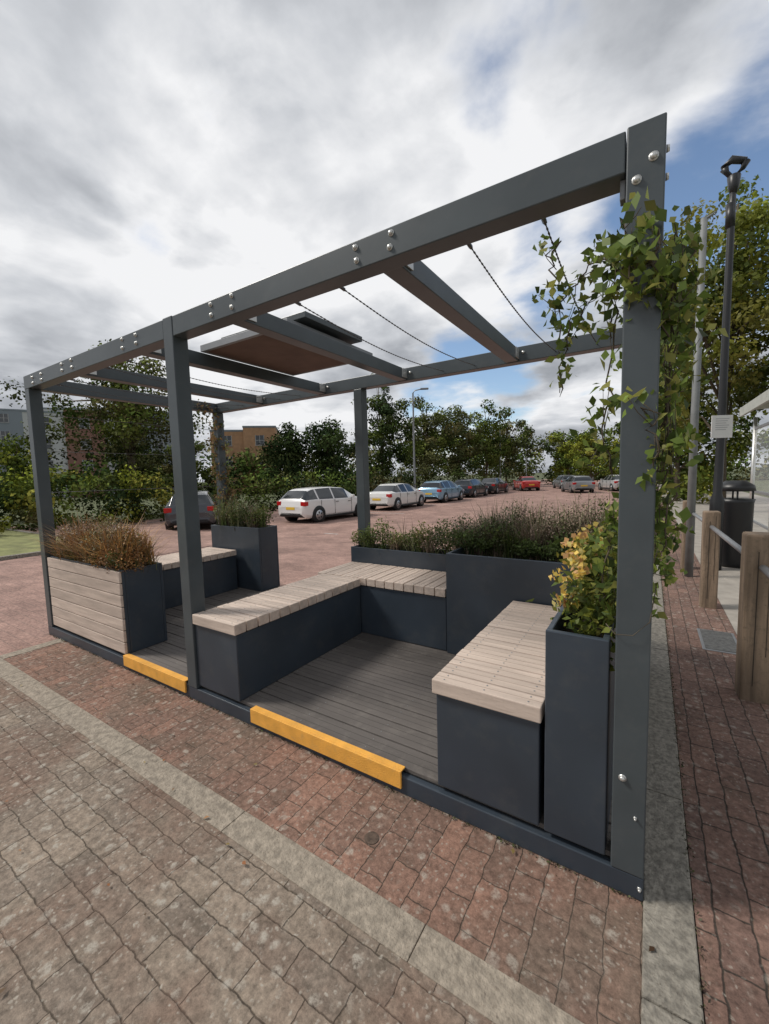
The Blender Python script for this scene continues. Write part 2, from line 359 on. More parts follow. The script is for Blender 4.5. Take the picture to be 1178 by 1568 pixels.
# decking
dk=empty('decking'); bl=[];yy=.034
while yy<D-.06:
    bl.append((-4.98,-.02,yy,min(yy+.134,D-.03),.086+random.uniform(0,.001),.108)); yy+=.143
boxes('boards',bl,deckm,dk,.004)
boxes('gap_shadow_base',[(-4.98,-.02,.03,D-.03,.0855,.089)],black,dk,0)
gl=[]
for b in bl:
    for k in (1,2):
        y=b[2]+k*.134/3
        if y<b[3]-.01: gl.append((-4.98,-.02,y-.0012,y+.0012,.1078,.1086))
boxes('groove_lines',gl,mat('groove',(.07,.064,.058),.9),dk,0)
sc_=[]
for b in bl:
    for x in np.arange(-4.8,0,.45):
        for q in (.03,.1): sc_.append([(x,b[2]+q,.1075,.0035),(x,b[2]+q,.1092,.0035)])
tubes('screws',sc_,galv,dk,n=6)
for x0,x1 in ((-1.99,-.95),(-3.50,-2.66)):
    e=empty('step_nosing'); boxes('front_angle',[(x0,x1,-.014,-.002,.032,.116)],yellow,e,.002); boxes('top_angle',[(x0,x1,-.001,.032,.1095,.116)],yellow,e,.002)

# ---------------------------------------------------------------- benches
def slats(x0,x1,y0,y1,z0,z1,along):
    bl=[];p=.094;g=.008
    if along=='x':
        n=round((y1-y0)/p); s=(y1-y0)/n
        for i in range(n): bl.append((x0+random.uniform(0,.003),x1-random.uniform(0,.003),y0+i*s,y0+(i+1)*s-g,z0,z1+random.uniform(-.0015,.0015)))
    else:
        n=round((x1-x0)/p); s=(x1-x0)/n
        for i in range(n): bl.append((x0+i*s,x0+(i+1)*s-g,y0+random.uniform(0,.003),y1,z0,z1+random.uniform(-.0015,.0015)))
    return bl
def slmats(st): return [mat('timber_slat',(.58*k,.475*k,.40*k),.75,var=.16,vscale=26,bump=.18,bscale=70,dirt=.3,dirtcol=(.37,.30,.245),stretch=st) for k in (1.0,.91,1.07,.96)]
slX=slmats((.12,1,1)); slY=slmats((1,.12,1))
ribm=mat('slat_rib',(.36,.285,.235),.85)
def bench(x0,x1,y0,y1,along,box):
    e=empty('slatted_bench'); sl=slats(x0,x1,y0,y1,.538,.602,along); mm=slX if along=='x' else slY
    for k in range(4):
        s_=[b for i,b in enumerate(sl) if (i*7+i//3)%4==k]
        if s_: boxes('seat_slats',s_,mm[k],e,.004)
    sc=[];rb=[]
    for b in sl:
        if along=='x':
            ym=(b[2]+b[3])/2; rb.append((b[0]+.004,b[1]-.004,ym-.0012,ym+.0012,b[5]-.001,b[5]+.0006))
            for x in (b[0]+.05,b[1]-.05,(b[0]+b[1])/2):
                for q in (-.02,.02): sc.append([(x,ym+q,b[5]-.001,.0038),(x,ym+q,b[5]+.0012,.0038)])
        else:
            xm=(b[0]+b[1])/2; rb.append((xm-.0012,xm+.0012,b[2]+.004,b[3]-.004,b[5]-.001,b[5]+.0006))
            for yq in (b[2]+.05,b[3]-.05,(b[2]+b[3])/2):
                for q in(-.02,.02): sc.append([(xm+q,yq,b[5]-.001,.0038),(xm+q,yq,b[5]+.0012,.0038)])
    tubes('screws',sc,galv,e,n=6); boxes('slat_ribs',rb,ribm,e,0)
    bx0,bx1,by0,by1=box
    boxes('box_base',[(bx0,bx1,by0,by1,.1095,.53)],slate,e,.005)
    boxes('trim',[(bx0+.02,bx1-.02,by0+.02,by1-.02,.529,.539)],black,e,0)
    return e
bench(-.79,-.335,-.005,1.27,'x',(-.775,-.345,.012,1.26))
bench(-2.535,-2.10,-.005,1.29,'x',(-2.535,-2.115,.012,1.295))
bench(-2.60,-1.305,1.296,1.83,'y',(-2.60,-1.312,1.312,1.82))
bench(-4.90,-4.35,.36,1.76,'x',(-4.90,-4.365,.37,1.75))

# ---------------------------------------------------------------- planters
def planter(x0,x1,y0,y1,z1,cladding=False,z0=.1095):
    e=empty('planter_box'); t=.022
    boxes('walls',[(x0,x1,y0,y0+t,z0,z1),(x0,x1,y1-t,y1,z0,z1),(x0,x0+t,y0+t+.001,y1-t-.001,z0,z1-.001),(x1-t,x1,y0+t+.001,y1-t-.001,z0,z1-.001)],slate,e,.004)
    boxes('soil',[(x0+t,x1-t,y0+t,y1-t,z0,z1-.07)],soil,e,0)
    if cladding:
        n=7; s=(z1-z0-.01)/n
        for i in range(n): boxes('front_slats',[(x0+.004,x1-.004,y0-.022,y0-.001,z0+.005+i*s,z0+.005+(i+1)*s-.006)],slX[(i*3)%4],e,.004)
    return e
planter(-.325,-.118,.004,1.27,.90)
planter(-1.298,-.12,1.285,1.86,.885)
planter(-2.62,-1.305,1.84,2.09,.755)
planter(-4.90,-3.50,.028,.35,.79,True)
planter(-4.90,-3.97,1.79,2.09,.89)
RD=[(.42,.20,.07),(.50,.27,.09),(.30,.17,.09),(.55,.33,.12),(.24,.18,.08)]
PU=[(.30,.215,.165),(.24,.185,.14),(.36,.27,.20),(.19,.19,.10),(.16,.18,.075)]
GR=[(.10,.15,.045),(.14,.19,.05),(.17,.20,.08)]
def mounds(name,x0,x1,yc,ys,z,nm,hgt,nl,size,pal,m,parent,rr=.1):
    cs=np.linspace(x0,x1,nm)+rng.normal(0,.03,nm); hs=rng.uniform(.55,1.,nm)*hgt; cy=yc+rng.uniform(-1,1,nm)*ys
    k=rng.integers(0,nm,nl); v=rng.normal(size=(nl,3)); v/=np.linalg.norm(v,axis=1)[:,None]; v*=rng.random((nl,1))**.4
    C=np.stack([cs[k]+v[:,0]*rr*(1+.3*rng.normal(size=nl)),cy[k]+v[:,1]*rr,z+hs[k]*(.5+.5*v[:,2]*(1+.15*rng.normal(size=nl)))],1)
    pa=np.array(pal); cl=pa[rng.integers(0,len(pa),nm)][k]*.6+pa[rng.integers(0,len(pa),nl)]*.4
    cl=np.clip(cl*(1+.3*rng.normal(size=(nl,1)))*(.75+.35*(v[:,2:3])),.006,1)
    return leafobj(name,C,size*(.6+.9*rng.random(nl)),cl,m,parent)
e=empty('ornamental_grass')
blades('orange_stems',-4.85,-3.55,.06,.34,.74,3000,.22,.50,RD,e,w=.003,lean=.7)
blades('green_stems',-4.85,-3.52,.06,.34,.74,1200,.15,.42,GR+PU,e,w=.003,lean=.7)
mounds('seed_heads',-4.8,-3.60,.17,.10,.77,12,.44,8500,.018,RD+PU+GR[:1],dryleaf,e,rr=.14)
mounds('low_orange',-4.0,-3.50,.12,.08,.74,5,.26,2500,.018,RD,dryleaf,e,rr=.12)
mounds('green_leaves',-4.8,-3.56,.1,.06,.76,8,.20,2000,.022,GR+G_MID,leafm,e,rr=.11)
e=empty('purple_shrub')
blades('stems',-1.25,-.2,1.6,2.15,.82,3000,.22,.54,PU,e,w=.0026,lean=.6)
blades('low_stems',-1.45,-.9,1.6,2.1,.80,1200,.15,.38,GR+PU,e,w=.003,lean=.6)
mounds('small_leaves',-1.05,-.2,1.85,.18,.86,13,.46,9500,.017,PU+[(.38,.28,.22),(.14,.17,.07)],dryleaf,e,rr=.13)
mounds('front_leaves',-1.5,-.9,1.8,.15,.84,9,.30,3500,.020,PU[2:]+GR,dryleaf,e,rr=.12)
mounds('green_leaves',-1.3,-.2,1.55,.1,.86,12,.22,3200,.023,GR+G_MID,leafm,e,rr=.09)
e=empty('trailing_shrub')
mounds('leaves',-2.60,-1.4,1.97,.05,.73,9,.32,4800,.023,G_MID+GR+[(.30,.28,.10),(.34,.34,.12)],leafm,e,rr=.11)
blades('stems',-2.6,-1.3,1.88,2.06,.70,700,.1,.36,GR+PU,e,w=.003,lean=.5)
e=empty('mixed_bedding_plants')
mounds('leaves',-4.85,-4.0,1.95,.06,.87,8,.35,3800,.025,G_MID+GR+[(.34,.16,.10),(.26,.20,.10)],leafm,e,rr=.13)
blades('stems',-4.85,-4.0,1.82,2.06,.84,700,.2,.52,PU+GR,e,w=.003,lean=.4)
e=empty('flowering_shrub')
n=1900; C=np.stack([rng.normal(-.20,.05,n),rng.uniform(.06,.75,n),.87+.31*rng.random(n)],1); C[:,2]-=.10*(C[:,1]<.2)
leafobj('leaves',C,.022+.03*rng.random(n),colsfor(n,G_YEL+G_MID),leafm,e)
fc=[]
for _ in range(46):
    c=np.array([random.gauss(-.25,.045),random.uniform(.10,.6),random.uniform(.94,1.2)])
    fc.append(c+rng.normal(size=(14,3))*.014)
C=np.concatenate(fc); n=len(C); leafobj('flowers',C,.016+.014*rng.random(n),colsfor(n,[(.82,.64,.16),(.80,.55,.14),(.80,.70,.28),(.70,.42,.2)],.12),leafm,e,aspect=.95)
n=1000; C=np.stack([rng.normal(-.2,.05,n),rng.uniform(.7,1.5,n),.9+.25*rng.random(n)],1)
leafobj('rear_leaves',C,.025+.02*rng.random(n),colsfor(n,G_YEL+G_MID),leafm,e)

# ---------------------------------------------------------------- climbing vine
VP=[(.17,.24,.048),(.13,.19,.036),(.24,.28,.06),(.075,.115,.027),(.32,.32,.085),(.16,.22,.048)]
def vine(name,paths,density,lsize,pal,spread=.05):
    e=empty(name); C=[];segs=[]
    for pth in paths:
        sp=pth[-1] if not isinstance(pth[-1],tuple) else spread
        pts=[p for p in pth if isinstance(p,tuple)]
        pl=[]
        for a,b in zip(pts[:-1],pts[1:]):
            a=np.array(a);b=np.array(b);d=np.linalg.norm(b-a);k=max(2,int(d*density*(sp/.05)**1.2))
            ns=max(1,k//7); tc_=rng.random(ns)[:,None]; sc_=a+(b-a)*tc_+rng.normal(size=(ns,3))*sp*.75
            C.append((sc_[:,None,:]+rng.normal(size=(ns,7,3))*.022).reshape(-1,3))
            for s_ in sc_:
                q=a+(b-a)*rng.random(); segs.append([(*q,.0018),(*(q*.5+s_*.5+rng.normal(size=3)*.01),.0014),(*s_,.0008)])
            for q in np.linspace(0,1,5)[:-1]:
                pp=a+(b-a)*q+rng.normal(size=3)*.012; pl.append((*pp,.003))
        pl.append((*pts[-1],.001)); segs.append(pl)
    tubes('stems',segs,bark,e,n=5)
    C=np.concatenate(C); n=len(C)
    leafobj('leaves',C,lsize*(.5+.75*rng.random(n)),colsfor(n,pal,.25),leafm,e,flat=.5,aspect=.62)
    return e
vine('climbing_vine',[
 [(-.1,.25,.85),(-.02,.16,1.2),(.02,.14,1.6),(.03,.14,1.9),(.02,.1,2.2),.048],
 [(.02,.16,1.75),(.04,.16,2.0),(.03,.18,2.28),.05],
 [(.04,.06,1.95),(.05,.05,2.15),.04],
 [(.02,.06,1.9),(-.03,-.04,2.05),(-.08,-.03,2.2),.045],
 [(-.10,-.03,2.22),(-.06,-.04,2.0),.05],[(-.02,-.035,2.18),(0,-.03,1.98),.05],[(-.09,-.03,2.1),(-.01,-.03,2.12),.045],
 [(-.06,.15,2.2),(-.18,.22,2.22),(-.27,.26,2.2),(-.36,.3,2.12),.05],
 [(-.10,.15,2.1),(-.2,.2,2.12),(-.27,.25,2.05),.045],
 [(-.12,.15,2.25),(-.2,.2,2.28),.03],
 [(-.34,.27,2.24),(-.37,.3,2.36),(-.37,.38,2.40),.025],
 [(-.36,.3,2.15),(-.34,.3,2.0),(-.335,.3,1.78),.020],
 [(-.28,.26,2.1),(-.3,.27,1.95),.025],
 [(-.15,.2,2.1),(-.14,.18,1.85),(-.16,.17,1.62),(-.13,.18,1.45),.032],
 [(-.04,-.02,1.68),(-.01,-.03,1.6),(.0,-.02,1.5),(.02,.03,1.42),.036],
 [(-.16,.17,1.6),(-.2,.2,1.52),.028],
 [(.03,.06,1.75),(.04,.06,1.4),(.02,.06,1.2),.036],
 [(-.02,.5,1.9),(-.04,.9,2.1),(-.05,1.4,2.1),(-.05,2.0,2.0),.06],
 [(-.05,2.05,.8),(-.05,2.05,1.6),(-.05,2.05,2.4),.09],
 [(-.06,1.2,.9),(-.05,1.4,1.5),(-.05,1.7,2.2),.06],
 [(.0,.3,1.05),(.0,.6,1.2),(.02,1.0,1.15),.065],
 [(-.13,.15,.95),(-.14,.12,1.15),(-.12,.12,1.35),.04],
],310,.047,VP)
tubes('vine_tendril',[[(-.13,0,.96,.0015),(-.10,-.02,.935,.0015),(-.05,-.02,.94,.0015),(-.005,-.012,.99,.0015),(.01,.03,1.1,.0015)]],bark,n=5)
vine('climbing_vine',[[(-4.97,2.03,.9),(-4.97,2.03,1.6),(-4.97,2.03,2.45),.065],[(-4.93,1.95,2.4),(-4.9,1.7,2.45),.05],[(-4.97,2.1,.9),(-4.9,2.1,1.5),.08]],330,.05,[(.22,.14,.065),(.17,.14,.055),(.13,.15,.05),(.26,.16,.075)])

# ---------------------------------------------------------------- street furniture right
crack=mat('crack',(.03,.025,.02),.9)
def wpost(x,y,ht,s=.07):
    e=empty('timber_post',(x,y,0),.03)
    boxes('shaft',[(-s,s,-s,s,-.3,ht)],timber,e,.014)
    boxes('splits',[(-s*.3,-s*.3+.004,-s-.0015,-s+.002,.1,ht*.9),(s*.4,s*.4+.003,-s-.0015,-s+.002,.3,ht-.05)],crack,e,0); return e
for x,y,ht,s in ((.575,1.86,1.06,.08),(.535,3.92,1.02,.07),(.47,5.9,1.0,.07)): wpost(x,y,ht,s)
rl=empty('guard_rail'); tubes('tube',[[(.575,-.5,.86,.021),(.575,1.76,.86,.021)],[(.575,1.95,.86,.021),(.535,3.84,.86,.021)],[(.535,4.0,.86,.021),(.47,5.82,.86,.021)]],galv,rl,n=12)
e=empty('signal_pole',(.46,5.35,0)); tubes('pole',[[(0,0,0,.05),(0,0,2.2,.045),(.02,0,4.62,.036)],[(.02,0,4.6,.02),(.14,.02,4.66,.015)]],mat('grey_pole',(.20,.21,.21),.6,.2,var=.15),e,n=14)
e=empty('street_lamp',(.80,6.0,0))
tubes('column',[[(0,0,-.1,.085),(0,0,1.0,.085),(0,0,1.1,.055),(.01,0,1.8,.05),(.02,0,4.9,.04),(.03,0,5.25,.035)]],black,e,n=14)
tubes('lantern',[[(.03,0,5.1,.03),(.03,0,5.2,.06),(.03,0,5.34,.075),(.03,0,5.36,.05)],[(.03,0,5.3,.03),(-.05,-.02,5.4,.03),(-.08,-.03,5.46,.05)],[(.03,0,5.34,.03),(.12,.02,5.42,.03),(.15,.02,5.5,.05)],[(-.09,-.03,5.47,.04),(.0,0,5.56,.05),(.15,.02,5.5,.04)],[(.01,0,4.7,.055),(.01,0,5.0,.055)]],black,e,n=10)
e=empty('notice_sign',(.80,5.93,1.9),.5); boxes('plate',[(-.14,.14,-.022,-.012,-.02,.29)],white,e,.002); boxes('clip',[(-.03,.03,-.012,.03,.05,.22)],galv,e,.002)
boxes('text_lines',[(-.09,.09-.02*(i%3),-.0245,-.0225,.24-.03*i,.247-.03*i) for i in range(6)],mat('print',(.35,.35,.37),.7),e,0)
e=empty('litter_bin',(1.05,6.4,0)); tubes('body',[[(0,0,0,.19),(0,0,.05,.21),(0,0,.95,.22),(0,0,1.0,.235)],[(0,0,1.12,.235),(0,0,1.2,.22),(0,0,1.27,.12)]],black,e,n=20); tubes('struts',[[(.2*math.cos(a),.2*math.sin(a),.95,.012),(.2*math.cos(a),.2*math.sin(a),1.15,.012)] for a in (0,1.57,3.14,4.71)],black,e,n=6)
e=empty('bus_shelter',(.22,0,0))
tubes('posts',[[(1.52,y,0,.035),(1.52,y,2.45,.035)] for y in (5.4,7.9,9.6)]+[[(2.9,y,0,.035),(2.9,y,2.6,.035)] for y in (5.4,7.9,9.6)],steel,e,n=12)
boxes('roof',[(1.35,3.0,5.2,9.8,2.62,2.70)],mat('shelter_roof',(.28,.32,.26),.5,var=.2),e,.02); boxes('fascia',[(1.30,1.349,5.15,9.85,2.50,2.68)],mat('fascia_grey',(.4,.42,.38),.6,var=.1),e,.006)
pan=mat('clear_panel',(.9,.95,.95),.03); pan.node_tree.nodes['Principled BSDF'].inputs['Alpha'].default_value=.15
boxes('glazing',[(1.518,1.524,5.45,7.85,.4,2.2),(1.518,1.524,7.95,9.55,.4,2.2)],pan,e,0); boxes('rails',[(1.50,1.54,5.44,9.56,.95,1.0),(1.50,1.54,5.44,9.56,2.2,2.25),(1.50,1.54,5.44,9.56,.36,.40)],galv,e,.003)
boxes('bench_seat',[(2.4,2.75,5.8,9.2,.45,.49)],timber,e,.005)

def lamp(x,y,ht=10,z0=-.39,ang=0):
    e=empty('street_lamp',(x,y,z0),ang)
    tubes('column',[[(0,0,0,.11),(0,0,1.2,.11),(0,0,1.3,.085),(0,0,ht-.2,.06),(.15,0,ht,.05),(.7,0,ht+.1,.045)]],galv,e,n=10)
    boxes('head',[(.6,1.25,-.14,.14,ht+.05,ht+.17)],galv,e,.03)
lamp(-16.2,28.3,8.6,ang=.5); lamp(-16.6,52.5,8.6,ang=.5); lamp(-18,72,9,ang=.5); lamp(-6,56,8,ang=2.5)

# ---------------------------------------------------------------- cars
tyre=mat('tyre',(.015,.015,.015),.8); rim=mat('alloy',(.45,.45,.46),.3,.8); redl=mat('tail_lamp',(.45,.012,.012),.2); headl=mat('head_lamp',(.6,.62,.65),.1)
plate_y=mat('rear_plate',(.75,.5,.05),.5); trim=mat('black_trim',(.012,.012,.013),.6)
def car(x,y,heading,col,z0=-.39,kind='hatch',metal=.2,sc=1.0):
    e=empty('parked_car',(x,y,z0),heading); e.scale=(sc,sc,sc)
    cm=mat('car_paint',col,.28,metal,spec=.6); cm.node_tree.nodes['Principled BSDF'].inputs['Coat Weight'].default_value=.6
    if kind=='hatch':
        st=[(-2.14,.38,.66,.68,.70,.60),(-2.10,.28,.86,.90,.82,.66),(-2.03,.24,.95,1.02,.86,.66),(-1.72,.21,.97,1.34,.885,.60),(-1.50,.2,.97,1.40,.89,.585),(-1.36,.2,.965,1.42,.89,.585),(-1.28,.2,.96,1.43,.89,.585),(-.42,.2,.94,1.455,.895,.59),(-.34,.2,.94,1.455,.895,.59),(.42,.2,.93,1.40,.895,.58),(.55,.2,.93,1.36,.893,.59),(1.12,.2,.93,1.0,.885,.68),(1.55,.2,.88,.93,.87,.68),(1.92,.22,.78,.81,.82,.62),(2.10,.28,.62,.64,.74,.55),(2.16,.38,.52,.53,.66,.5)]
    else:
        st=[(-2.26,.38,.70,.72,.70,.60),(-2.22,.28,.90,.94,.82,.68),(-2.05,.24,.95,1.0,.86,.70),(-1.62,.21,.96,1.03,.88,.68),(-1.15,.2,.96,1.33,.89,.58),(-1.02,.2,.96,1.38,.89,.575),(-.95,.2,.955,1.39,.89,.575),(-.80,.2,.95,1.41,.89,.58),(-.30,.2,.94,1.425,.895,.58),(-.22,.2,.94,1.425,.895,.58),(.45,.2,.93,1.37,.895,.57),(.60,.2,.93,1.33,.893,.58),(1.20,.2,.93,.99,.885,.68),(1.65,.2,.87,.91,.87,.68),(2.02,.22,.77,.80,.82,.62),(2.20,.28,.62,.64,.74,.55),(2.26,.38,.52,.53,.66,.5)]
    V=[];F=[];M=[]
    for s,zb,zl,zt,wb,wt in st:
        half=[(0,zb),(wb*.9,zb),(wb*.985,zb+.12),(wb,zb+(zl-zb)*.55),(wb*.975,zl-.05),(wb*.95,zl),(wt,zt-.035),(wt*.88,zt-.008),(0,zt)]
        ring=[(yy,zz) for yy,zz in half]+[(-yy,zz) for yy,zz in half[-2:0:-1]]
        V+=[(s,yy,zz) for yy,zz in ring]
    n=16
    for i in range(len(st)-1):
        for j in range(n):
            a=i*n+j; b=i*n+(j+1)%n; F.append((a,b,b+n,a+n))
            jj=j if j<8 else 15-j
            s0,s1=st[i][0],st[i+1][0]; t0=st[i][3]-st[i][2]; t1=st[i+1][3]-st[i+1][2]
            g=0
            if jj==5 and t0>.28 and t1>.28 and (s1-s0)>.1: g=1
            if jj==5 and (t0>.28)!=(t1>.28) and min(t0,t1)>.05: g=1 if s0<0 else 0
            if jj in(6,7) and (t0>.4 and t1<.1 or (t1>.3 and t0<.1)) : g=1
            if jj==0: g=2
            M.append(g)
    F.append(tuple(range(n))); M.append(0); F.append(tuple((len(st)-1)*n+j for j in range(n))[::-1]); M.append(0)
    me=bpy.data.meshes.new('body'); me.from_pydata(V,[],F); me.polygons.foreach_set('material_index',M)
    ob=link('body',me,[cm,glassm,trim],e,smooth=True)
    b=ob.modifiers.new('b','BEVEL'); b.width=.02; b.segments=2; b.limit_method='ANGLE'; b.angle_limit=math.radians(14)
    ln=st[-1][0]; rr=st[0][0]
    tw=[];rm=[];ar=[];hub=[]
    for wx in (rr+.78,ln-.84):
        for sd in (-1,1):
            ar.append([(wx,sd*.70,.33,.37),(wx,sd*.902,.33,.37)])
            tw.append([(wx,sd*.70,.31,.31),(wx,sd*.895,.31,.315),(wx,sd*.915,.31,.29)])
            rm.append([(wx,sd*.905,.31,.215),(wx,sd*.918,.31,.21)])
            for k in range(5):
                a=k*1.2566+.5
                hub.append([(wx+.12*math.cos(a),sd*.9175,.31+.12*math.sin(a),.038),(wx+.12*math.cos(a),sd*.9195,.31+.12*math.sin(a),.038)])
    tubes('wheel_arches',ar,trim,e,n=24); tubes('tyres',tw,tyre,e,n=24); tubes('rims',rm,rim,e,n=20); tubes('rim_gaps',hub,trim,e,n=8)
    for sd in (-1,1):
        mn=lambda a,b:(min(sd*a,sd*b),max(sd*a,sd*b))
        boxes('tail_lamp',[(rr+.012,rr+.22,*mn(.60,.862),.72,.90)],redl,e,.02)
        boxes('head_lamp',[(ln-.32,ln-.07,*mn(.52,.81),.60,.74)],headl,e,.03)
        boxes('door_mirror',[(.66,.80,*mn(.89,1.05),.93,1.06)],cm,e,.03)
        boxes('door_lines',[(xx,xx+.010,*mn(.885,.8985),.30,.93) for xx in(-.38,.72)]+[(-1.2,-1.19,*mn(.88,.8955),.55,.93),(-.30,-.14,*mn(.88,.905),.80,.82),(.50,.66,*mn(.88,.905),.78,.80)],trim,e,0)
        boxes('sill',[(-1.0,1.0,*mn(.8,.893),.17,.26)],trim,e,.01)
    boxes('rear_plate',[(rr-.012,rr+.02,-.26,.26,.56,.67)],plate_y,e,.004); boxes('front_plate',[(ln-.02,ln+.012,-.26,.26,.36,.47)],white,e,.004)
    boxes('grille',[(ln-.04,ln+.008,-.35,.35,.49,.56)],trim,e,.01); boxes('rear_bumper_trim',[(rr+.0,rr+.1,-.62,.62,.30,.44)],trim,e,.02)
    return e
hd=math.radians(90)
car(-12.45,12.9,hd-.06,(.75,.75,.74),metal=0)
car(-12.4,19.1,hd+.03,(.72,.72,.70),metal=0,kind='saloon')
car(-12.2,24.9,hd,(.22,.38,.52),metal=.4)
car(-12.3,30.6,hd,(.02,.025,.035),metal=.3)
car(-12.2,36.0,hd,(.03,.03,.035),metal=.3,kind='saloon')
car(-10.8,42.2,hd+.5,(.45,.02,.015),metal=0,kind='saloon')
car(-16.0,8.7,math.radians(142),(.06,.065,.075),metal=.4)
car(-5.4,38,hd+.4,(.30,.31,.32),metal=.5); car(-2.6,41,hd+.4,(.5,.5,.5),metal=.3,kind='saloon'); car(-7.8,47,hd+.4,(.2,.21,.22),metal=.5)

# ---------------------------------------------------------------- trees
B=-.4
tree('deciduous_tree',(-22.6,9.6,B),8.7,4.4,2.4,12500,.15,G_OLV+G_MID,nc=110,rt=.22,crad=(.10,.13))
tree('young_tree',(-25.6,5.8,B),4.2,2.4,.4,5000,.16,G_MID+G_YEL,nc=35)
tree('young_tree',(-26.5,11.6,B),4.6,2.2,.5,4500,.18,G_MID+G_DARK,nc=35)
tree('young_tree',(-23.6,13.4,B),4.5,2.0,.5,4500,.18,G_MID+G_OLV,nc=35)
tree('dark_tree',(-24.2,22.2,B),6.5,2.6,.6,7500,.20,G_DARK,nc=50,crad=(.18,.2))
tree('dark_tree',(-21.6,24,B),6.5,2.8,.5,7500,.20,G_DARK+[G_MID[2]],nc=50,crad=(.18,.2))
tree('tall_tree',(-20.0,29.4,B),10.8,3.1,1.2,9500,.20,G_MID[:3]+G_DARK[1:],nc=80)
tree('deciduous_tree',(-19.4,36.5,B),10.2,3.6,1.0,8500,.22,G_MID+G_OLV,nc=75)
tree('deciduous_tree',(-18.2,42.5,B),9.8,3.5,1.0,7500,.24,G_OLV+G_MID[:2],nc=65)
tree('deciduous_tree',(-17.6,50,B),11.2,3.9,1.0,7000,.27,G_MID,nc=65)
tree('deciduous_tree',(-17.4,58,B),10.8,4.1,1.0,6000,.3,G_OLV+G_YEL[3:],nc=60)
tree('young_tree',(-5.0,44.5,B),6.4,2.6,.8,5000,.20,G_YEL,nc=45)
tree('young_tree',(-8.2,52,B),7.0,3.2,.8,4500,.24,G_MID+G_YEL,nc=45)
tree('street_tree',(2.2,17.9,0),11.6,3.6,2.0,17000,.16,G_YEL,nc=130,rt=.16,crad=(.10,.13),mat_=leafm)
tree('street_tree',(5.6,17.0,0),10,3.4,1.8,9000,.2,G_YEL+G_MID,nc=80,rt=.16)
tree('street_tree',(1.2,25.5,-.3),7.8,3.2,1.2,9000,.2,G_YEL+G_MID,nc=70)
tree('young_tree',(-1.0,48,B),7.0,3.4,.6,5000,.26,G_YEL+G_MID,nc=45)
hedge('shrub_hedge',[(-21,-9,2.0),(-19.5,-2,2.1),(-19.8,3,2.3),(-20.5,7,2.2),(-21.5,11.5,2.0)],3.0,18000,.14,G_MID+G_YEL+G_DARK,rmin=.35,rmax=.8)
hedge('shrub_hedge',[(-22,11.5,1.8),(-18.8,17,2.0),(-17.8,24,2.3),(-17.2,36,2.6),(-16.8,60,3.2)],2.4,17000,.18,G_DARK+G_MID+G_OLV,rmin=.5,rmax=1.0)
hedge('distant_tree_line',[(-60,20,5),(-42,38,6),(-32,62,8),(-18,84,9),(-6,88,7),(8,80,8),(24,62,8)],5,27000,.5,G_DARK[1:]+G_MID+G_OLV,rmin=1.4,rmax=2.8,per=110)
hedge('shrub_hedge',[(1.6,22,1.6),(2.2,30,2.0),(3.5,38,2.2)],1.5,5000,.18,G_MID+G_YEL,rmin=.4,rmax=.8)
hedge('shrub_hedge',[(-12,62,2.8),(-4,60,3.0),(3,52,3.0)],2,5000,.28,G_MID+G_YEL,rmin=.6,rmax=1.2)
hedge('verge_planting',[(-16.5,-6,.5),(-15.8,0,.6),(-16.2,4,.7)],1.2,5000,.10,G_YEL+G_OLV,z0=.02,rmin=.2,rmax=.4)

# ---------------------------------------------------------------- buildings
brick_o=mat('orange_brick',(.40,.23,.13),.85,var=.15,vscale=2); render_w=mat('pale_render',(.48,.49,.50),.8,var=.06,vscale=.6); brick_r=mat('red_brick',(.23,.12,.095),.85,var=.15,vscale=2); clad=mat('grey_cladding',(.20,.23,.26),.6,var=.08)
frm=mat('window_frame_grey',(.4,.4,.4),.6)
def building(name,x,y,rz,W,Dp,st,mats,z0=-.4):
    e=empty(name,(x,y,z0),rz); Hh=st*2.9
    nb=len(mats); bw=W/nb
    for i,m in enumerate(mats):
        off=.0 if i%2==0 else .35; hh=Hh+(0 if i%2==0 else .5)
        boxes('walls',[(-W/2+i*bw+.002,-W/2+(i+1)*bw-.002,-off,Dp,0,hh)],m,e,0)
        boxes('parapet',[(-W/2+i*bw-.05,-W/2+(i+1)*bw+.05,-off-.06,Dp+.05,hh+.003,hh+.25)],clad,e,0)
        nw=max(1,int(bw/2.4)); fr=[];gl=[];sl=[]
        for s in range(st):
            for k in range(nw):
                cx=-W/2+i*bw+(k+.5)*bw/nw; z=s*2.9+.95
                gl.append((cx-.55,cx+.55,-off-.03,-off+.05,z,z+1.35)); fr.append((cx-.62,cx+.62,-off-.05,-off-.031,z+.62,z+.68)); fr.append((cx-.03,cx+.03,-off-.052,-off-.031,z,z+1.35))
                fr+= [(cx-.62,cx-.551,-off-.06,-off+.04,z-.05,z+1.4),(cx+.551,cx+.62,-off-.06,-off+.04,z-.05,z+1.4)]; sl.append((cx-.68,cx+.68,-off-.12,-off+.02,z-.12,z-.052))
        boxes('windows',gl,glassm,e,0); boxes('window_frames',fr,frm,e,0); boxes('sills',sl,frm,e,0)
    return e
building('apartment_block',-92,22,1.15,26,10,5,[clad,render_w,clad,render_w])
building('apartment_block',-66,27.5,1.05,18,9,4,[render_w,brick_r,render_w,clad])
building('brick_house',-49,38,.75,9,8,3,[brick_o,brick_o])

